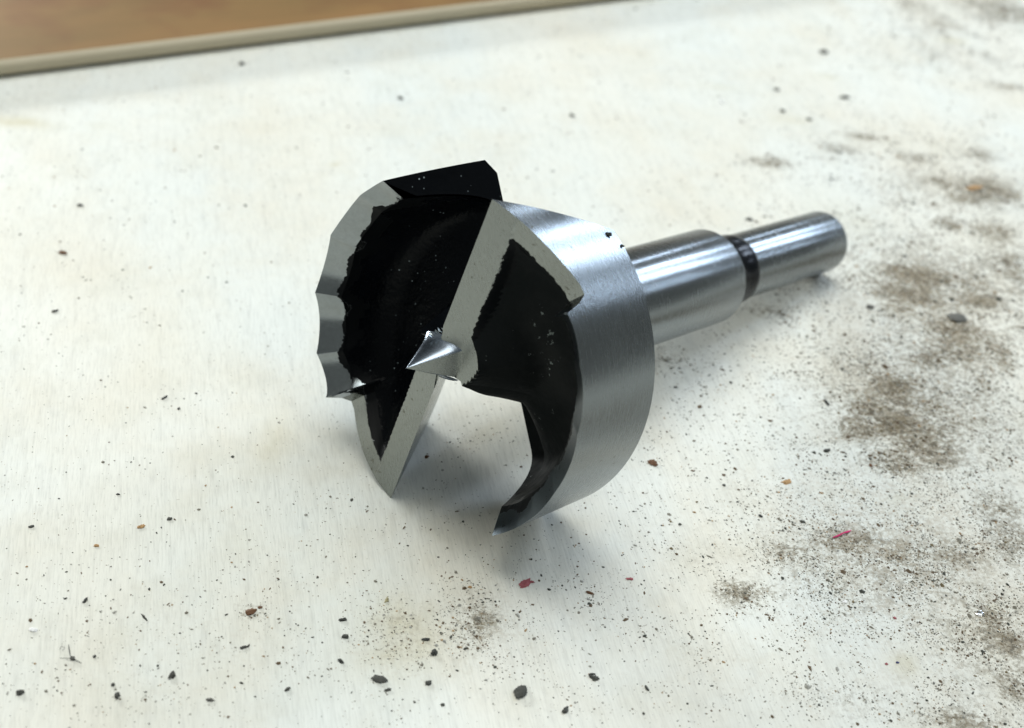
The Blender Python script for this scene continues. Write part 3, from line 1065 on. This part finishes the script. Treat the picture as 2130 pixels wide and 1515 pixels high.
mats = {'dark': flat_mat('crumb_dark', (0.060, 0.062, 0.055), 0.75), 'black': flat_mat('crumb_black', (0.035, 0.038, 0.034), 0.6),
        'grey': flat_mat('crumb_grey', (0.12, 0.12, 0.11), 0.85), 'brown': flat_mat('crumb_brown', (0.14, 0.07, 0.035), 0.7),
        'tan': flat_mat('crumb_tan', (0.42, 0.26, 0.12), 0.7), 'red': flat_mat('crumb_red', (0.34, 0.10, 0.11), 0.6),
        'pink': flat_mat('fibre_pink', (0.55, 0.02, 0.14), 0.5), 'white': flat_mat('chip_white', (0.95, 0.96, 0.98), 0.3),
        'foil': flat_mat('chip_foil', (0.85, 0.88, 0.92), 0.12, 1.0), 'blue': flat_mat('crumb_blue', (0.05, 0.06, 0.16), 0.6),
        'olive': flat_mat('crumb_olive', (0.36, 0.33, 0.20), 0.8)}
CRUMBS = [  # place (mm), length, width, height, turn, material, name, label, category
    ((15.62, -35.25), 2.15, 1.64, 0.91, 70, 'dark', 'dirt_crumb', 'biggest round dark crumb near the bottom edge, straight below the bit', 'crumb'),
    ((-2.16, -35.60), 2.01, 1.36, 0.49, -11, 'dark', 'dirt_crumb', 'flat dark crumb left of the round one near the bottom edge', 'crumb'),
    ((-0.98, -37.18), 0.89, 0.45, 0.28, 21, 'dark', 'dirt_crumb', 'small dark sliver just under the flat dark crumb near the bottom', 'crumb'),
    ((3.93, -35.38), 0.83, 0.72, 0.42, 33, 'dark', 'dirt_crumb', 'small dark grain midway between the two big crumbs near the bottom', 'crumb'),
    ((4.12, -30.22), 1.17, 0.86, 0.56, 73, 'black', 'dirt_crumb', 'black pointed crumb above the small grain below the bit', 'crumb'),
    ((2.77, -28.06), 1.12, 0.43, 0.28, 8, 'black', 'dirt_crumb', 'thin flat black sliver lying level above the pointed crumb', 'crumb'),
    ((-20.21, -26.54), 1.61, 1.09, 0.49, 42, 'brown', 'dirt_crumb', 'dark brown ragged crumb with a dusty tail at lower left', 'crumb'),
    ((-19.22, -25.52), 0.61, 0.38, 0.21, 23, 'brown', 'dirt_crumb', 'tiny brown bit at the right tip of the ragged brown crumb', 'crumb'),
    ((-41.58, -27.64), 0.44, 1.07, 0.35, -17, 'black', 'dirt_crumb', 'upright oblong black crumb at the far lower left', 'crumb'),
    ((-33.41, -29.45), 1.30, 0.30, 0.28, -46, 'dark', 'dirt_crumb', 'slim slanted dark sliver right of the oblong black crumb', 'crumb'),
    ((-34.73, -10.71), 0.80, 0.56, 0.28, 46, 'dark', 'dirt_crumb', 'lone oblong dark speck left of the lower cutter', 'crumb'),
    ((-52.52, -15.12), 0.78, 0.49, 0.28, 40, 'dark', 'dirt_crumb', 'small dark speck near the left edge, level with the lower cutter tip', 'crumb'),
    ((-42.94, -6.87), 0.51, 0.29, 0.21, -6, 'black', 'dirt_crumb', 'tiny black dash at left above the tan chip', 'crumb'),
    ((-27.58, -38.57), 1.11, 0.73, 0.56, 88, 'dark', 'dirt_crumb', 'blurred brown-black crumb near the bottom left', 'crumb'),
    ((-33.28, -42.64), 0.61, 1.11, 0.63, 8, 'dark', 'dirt_crumb', 'tall blurred dark crumb at the bottom left', 'crumb'),
    ((-44.74, -43.71), 0.90, 0.79, 0.56, 29, 'dark', 'dirt_crumb', 'blurred dark crumb in the bottom left corner', 'crumb'),
    ((-34.26, -41.00), 0.47, 0.51, 0.35, 8, 'dark', 'dirt_crumb', 'small round grain just above the tall blurred crumb', 'crumb'),
    ((-40.25, -37.58), 0.65, 0.59, 0.42, 22, 'grey', 'dirt_crumb', 'grey knot in the middle of crossed hairs at lower left', 'crumb'),
    ((-37.70, -36.82), 0.38, 0.47, 0.28, 8, 'black', 'dirt_crumb', 'small round black grain right of the crossed hairs', 'crumb'),
    ((-8.27, -26.16), 1.02, 0.50, 0.35, 8, 'black', 'dirt_crumb', 'flat black crumb, upper one of three in a column below the lower cutter', 'crumb'),
    ((-7.51, -29.05), 0.86, 0.73, 0.42, 8, 'black', 'dirt_crumb', 'round black crumb, middle of three in a column below the lower cutter', 'crumb'),
    ((-7.48, -33.29), 0.92, 0.47, 0.42, -40, 'black', 'dirt_crumb', 'tilted black crumb, lowest of three in a column below the lower cutter', 'crumb'),
    ((-19.83, -32.68), 1.10, 0.47, 0.28, 29, 'dark', 'dirt_crumb', 'curved dark sliver between the brown crumb and the bottom edge', 'crumb'),
    ((24.82, -31.54), 1.31, 0.83, 0.42, -19, 'dark', 'dirt_crumb', 'paired dark crumb at the bottom, right of the round one', 'crumb'),
    ((24.50, -30.93), 0.82, 0.35, 0.28, 8, 'black', 'dirt_crumb', 'black flake on top of the paired crumb at the bottom', 'crumb'),
    ((21.27, -37.36), 1.25, 0.63, 0.42, 69, 'dark', 'dirt_crumb', 'ragged dark crumb close to the bottom edge, right of the round one', 'crumb'),
    ((31.53, -32.37), 0.37, 0.91, 0.28, 20, 'dark', 'dirt_crumb', 'upright dark sliver right of the paired crumb', 'crumb'),
    ((-22.14, -41.77), 0.86, 0.55, 0.35, 1, 'grey', 'dirt_crumb', 'faint grey crumb between the bottom left crumbs', 'crumb'),
    ((-13.19, -38.82), 0.95, 0.42, 0.35, 52, 'dark', 'dirt_crumb', 'slanted dark sliver left of the flat dark crumb at the bottom', 'crumb'),
    ((87.53, 61.86), 3.25, 3.00, 0.84, 11, 'grey', 'pebble', 'smooth grey pebble among the brown dust at right', 'pebble'),
    ((72.12, 62.42), 1.47, 1.38, 0.42, 11, 'grey', 'dirt_crumb', 'grey crumb on the left rim of the brown dust below the shank end', 'crumb'),
    ((61.22, 32.70), 1.30, 0.68, 0.35, -66, 'dark', 'dirt_crumb', 'dark splinter left of the lower brown dust patch', 'crumb'),
    ((59.99, 20.21), 1.11, 0.76, 0.42, 23, 'dark', 'dirt_crumb', 'dark oval crumb just below the lower brown dust patch', 'crumb'),
    ((66.48, 17.69), 0.50, 0.69, 0.35, 9, 'brown', 'dirt_crumb', 'reddish brown grain right of the dark oval crumb', 'crumb'),
    ((43.42, 9.26), 0.48, 0.48, 0.28, 9, 'black', 'dirt_crumb', 'tiny black grain right of the brown chip', 'crumb'),
    ((48.48, 3.19), 0.79, 0.51, 0.28, -56, 'black', 'dirt_crumb', 'black sliver left of the pink fibre', 'crumb'),
    ((74.96, 170.68), 2.24, 1.99, 0.70, 46, 'dark', 'dirt_crumb', 'blurred dark crumb on the far plywood at the upper right', 'crumb'),
    ((62.05, 147.58), 1.51, 1.39, 0.56, 32, 'dark', 'dirt_crumb', 'upper blurred grain of the small cluster behind the shank', 'crumb'),
    ((62.59, 137.07), 1.26, 1.37, 0.56, 13, 'dark', 'dirt_crumb', 'lower blurred grain of the small cluster behind the shank', 'crumb'),
    ((68.11, 134.47), 1.51, 1.17, 0.49, -41, 'grey', 'dirt_crumb', 'blurred tilted grain right of the small cluster behind the shank', 'crumb'),
    ((77.29, 147.39), 2.41, 1.60, 0.49, 23, 'dark', 'dirt_crumb', 'wide blurred dark crumb behind the shank end', 'crumb'),
    ((17.08, 124.32), 1.05, 1.25, 0.56, 32, 'dark', 'dirt_crumb', 'blurred dark grain on the far plywood above the bit head', 'crumb'),
    ((-19.11, 123.82), 1.09, 1.26, 0.56, 34, 'dark', 'dirt_crumb', 'blurred dark grain on the far plywood left of the bit head', 'crumb'),
    ((-54.24, 131.82), 1.08, 1.53, 0.63, 14, 'dark', 'dirt_crumb', 'blurred dark grain in the shade under the brown board edge', 'crumb'),
    ((-70.32, 68.15), 1.03, 0.98, 0.42, 12, 'dark', 'dirt_crumb', 'blurred dark grain, upper one on the left side', 'crumb'),
    ((-68.68, 52.36), 1.41, 1.05, 0.49, -22, 'brown', 'dirt_crumb', 'brownish blurred crumb at left, under the upper grain', 'crumb'),
    ((-64.70, 35.06), 1.02, 0.60, 0.35, 38, 'dark', 'dirt_crumb', 'pointed dark crumb at the left, level with the rim teeth', 'crumb'),
    ((-42.04, 15.75), 1.23, 0.41, 0.35, 56, 'black', 'dirt_crumb', 'slim black sliver left of the rim spur', 'crumb'),
    ((-39.28, 13.47), 0.41, 0.51, 0.28, 10, 'black', 'dirt_crumb', 'tiny black grain right of the slim sliver', 'crumb'),
    ((52.21, 88.86), 1.36, 1.07, 0.49, 2, 'dark', 'dirt_crumb', 'dark crumb lying just behind the thin end of the shank', 'crumb'),
    ((-1.01, 8.45), 0.69, 0.63, 0.35, 32, 'brown', 'dirt_crumb', 'dark brown grain in the shade right of the lower cutter', 'crumb'),
    ((32.73, 12.74), 1.45, 1.16, 0.49, -22, 'brown', 'wood_chip', 'dark brown chip on the bare plywood right of the bit head', 'chip'),
    ((53.05, 11.50), 1.45, 0.79, 0.28, 23, 'tan', 'wood_chip', 'small tan curled chip at right of the brown chip', 'chip'),
    ((-38.18, -12.85), 1.12, 0.55, 0.28, 46, 'tan', 'wood_chip', 'tan chip at left with a thin scratch behind it', 'chip'),
    ((-42.98, -17.46), 0.52, 0.55, 0.28, 9, 'tan', 'wood_chip', 'pale orange crumb below and left of the tan chip', 'chip'),
    ((23.88, -16.36), 1.07, 0.40, 0.28, -13, 'brown', 'wood_chip', 'reddish brown sliver below the bit, right of the red fleck', 'chip'),
    ((7.69, -17.71), 0.53, 0.46, 0.21, -5, 'tan', 'wood_chip', 'small orange chip left of the red fleck below the bit', 'chip'),
    ((99.47, 111.21), 3.40, 1.31, 0.42, 28, 'tan', 'wood_chip', 'long tan splinter in the upper right dust', 'chip'),
    ((-3.11, -21.78), 0.43, 1.01, 0.21, -12, 'olive', 'wood_chip', 'pale olive chip at the upper left of the yellow stain', 'chip'),
    ((15.02, -16.04), 1.74, 1.03, 0.21, 55, 'red', 'paint_fleck', 'largest dull red flaky fleck below the spur of the bit', 'paint fleck'),
    ((15.98, -15.43), 0.75, 0.34, 0.21, -6, 'red', 'paint_fleck', 'thin red strip touching the largest red fleck', 'paint fleck'),
    ((29.38, -12.83), 0.87, 0.55, 0.21, 2, 'red', 'paint_fleck', 'small faint red fleck right of the largest one', 'paint fleck'),
    ((63.28, -23.66), 0.38, 0.38, 0.21, 8, 'red', 'paint_fleck', 'tiny dark red dot at the lower right beside a blue dot', 'paint fleck'),
    ((64.81, -23.18), 0.38, 0.38, 0.21, 8, 'blue', 'paint_fleck', 'tiny blue dot at the lower right beside a dark red dot', 'paint fleck'),
    ((65.59, -14.89), 0.39, 0.48, 0.21, 8, 'red', 'paint_fleck', 'faint pink dot between the fibre and the bright chip', 'paint fleck'),
    ((77.79, -12.35), 1.28, 0.87, 0.49, 31, 'foil', 'metal_chip', 'bright silvery chip near the right edge', 'metal chip'),
    ((58.98, -12.85), 0.73, 0.55, 0.35, 9, 'white', 'metal_chip', 'small bright chip below the pink fibre', 'metal chip'),
    ((-46.39, -33.56), 0.92, 0.77, 0.35, -5, 'white', 'metal_chip', 'white shiny chip near the left edge', 'metal chip'),
    ((49.25, 138.55), 0.90, 1.21, 0.49, 13, 'white', 'metal_chip', 'blurred white glint on the far plywood behind the shank', 'metal chip'),
]
GROUPS = {'dirt_crumb': 'dark crumbs of dirt on the plywood', 'wood_chip': 'wood chips on the plywood', 'metal_chip': 'bright metal chips on the plywood',
          'paint_fleck': 'coloured paint flecks on the plywood'}
for i, ((x, y), l, w_, h, turn, mt, nm, lab, cat) in enumerate(CRUMBS):
    rg = 0.55 if nm in ('wood_chip', 'paint_fleck') else (0.24 if l > 1.5 else 0.4)
    o = link(nm, crumb_mesh(nm, l, w_, h, i + 1, rg), mats[mt], None, 50)
    o.location = (x * MM, y * MM, 0.00001)
    o.rotation_euler = (0, 0, math.radians(turn))
    tag(o, lab, cat, GROUPS.get(nm))


def tube(name, pts, radii, mat, seg=6):
    verts, faces = [], []
    n = len(pts)
    for i, p in enumerate(pts):
        d = (Vector(pts[min(i + 1, n - 1)]) - Vector(pts[max(i - 1, 0)])).normalized()
        s1 = d.cross(Vector((0, 0, 1))).normalized()
        s2 = s1.cross(d)
        for k in range(seg):
            a = 2 * math.pi * k / seg
            q = Vector(p) + (s1 * math.cos(a) + s2 * math.sin(a) * 0.6) * radii[i]
            verts.append(tuple(q))
    for i in range(n - 1):
        for k in range(seg):
            faces.append((i * seg + k, i * seg + (k + 1) % seg, (i + 1) * seg + (k + 1) % seg, (i + 1) * seg + k))
    faces.append(tuple(range(seg - 1, -1, -1)))
    faces.append(tuple((n - 1) * seg + k for k in range(seg)))
    return link(name, mesh_from(name, verts, faces), mat, None, 60)


o = tube('plastic_fibre', [(58.71, 0.05, 0.15), (59.46, 0.47, 0.20), (60.21, 1.00, 0.35), (60.97, 1.53, 0.25), (61.59, 2.04, 0.15)], [0.1, 0.17, 0.13, 0.18, 0.08], mats['pink'])
tag(o, 'short bright pink plastic fibre on the dust at the right', 'fibre')
o = tube('hair', [(-41.76, -37.72, 0.10), (-40.55, -37.79, 0.30), (-39.75, -37.83, 0.20), (-38.93, -38.20, 0.10)], [0.03, 0.05, 0.05, 0.03], mats['dark'])
tag(o, 'long dark hair lying level across the grey knot at lower left', 'hair', 'crossed hairs at lower left')
o = tube('hair', [(-41.38, -35.39, 0.10), (-41.09, -36.17, 0.30), (-40.74, -36.93, 0.30), (-40.44, -37.53, 0.10)], [0.03, 0.06, 0.05, 0.02], mats['dark'])
tag(o, 'short dark bristle above the grey knot at lower left', 'hair', 'crossed hairs at lower left')
o = tube('hair', [(-42.25, -36.34, 0.10), (-42.11, -35.99, 0.30), (-41.63, -36.17, 0.30), (-41.81, -36.60, 0.10)], [0.03, 0.05, 0.04, 0.02], mats['grey'])
tag(o, 'curled grey fibre left of the dark bristle at lower left', 'hair', 'crossed hairs at lower left')
o = tube('frayed_thread', [(-12.0, 12.3, 6.4), (-11.9, 11.9, 5.0), (-11.3, 11.2, 3.6), (-10.9, 10.6, 2.6), (-11.0, 10.3, 1.6)], [0.10, 0.16, 0.2, 0.14, 0.04], mats['black'])
tag(o, 'tiny black frayed thread hanging below the notch of the left rim', 'thread')
for (x, y, z), l, lab in (((20.80, 5.48, 43.15), 0.9, 'black speck of grit stuck on the top back corner of the bit head'),
                          ((22.71, 5.14, 41.92), 0.6, 'smaller black speck beside the one on the top back corner of the bit head')):
    o = link('dirt_crumb', crumb_mesh('dirt_crumb', l, l * 0.7, l * 0.8, 77 + int(l * 10), 0.4), mats['black'], None, 50)
    o.location = (x * MM, y * MM, z * MM)
    tag(o, lab, 'crumb', GROUPS['dirt_crumb'])
print('flakes', len(dust.data.polygons) // 5)
print('tris', sum(len(o.data.polygons) for o in scene.objects if o.type == 'MESH'))
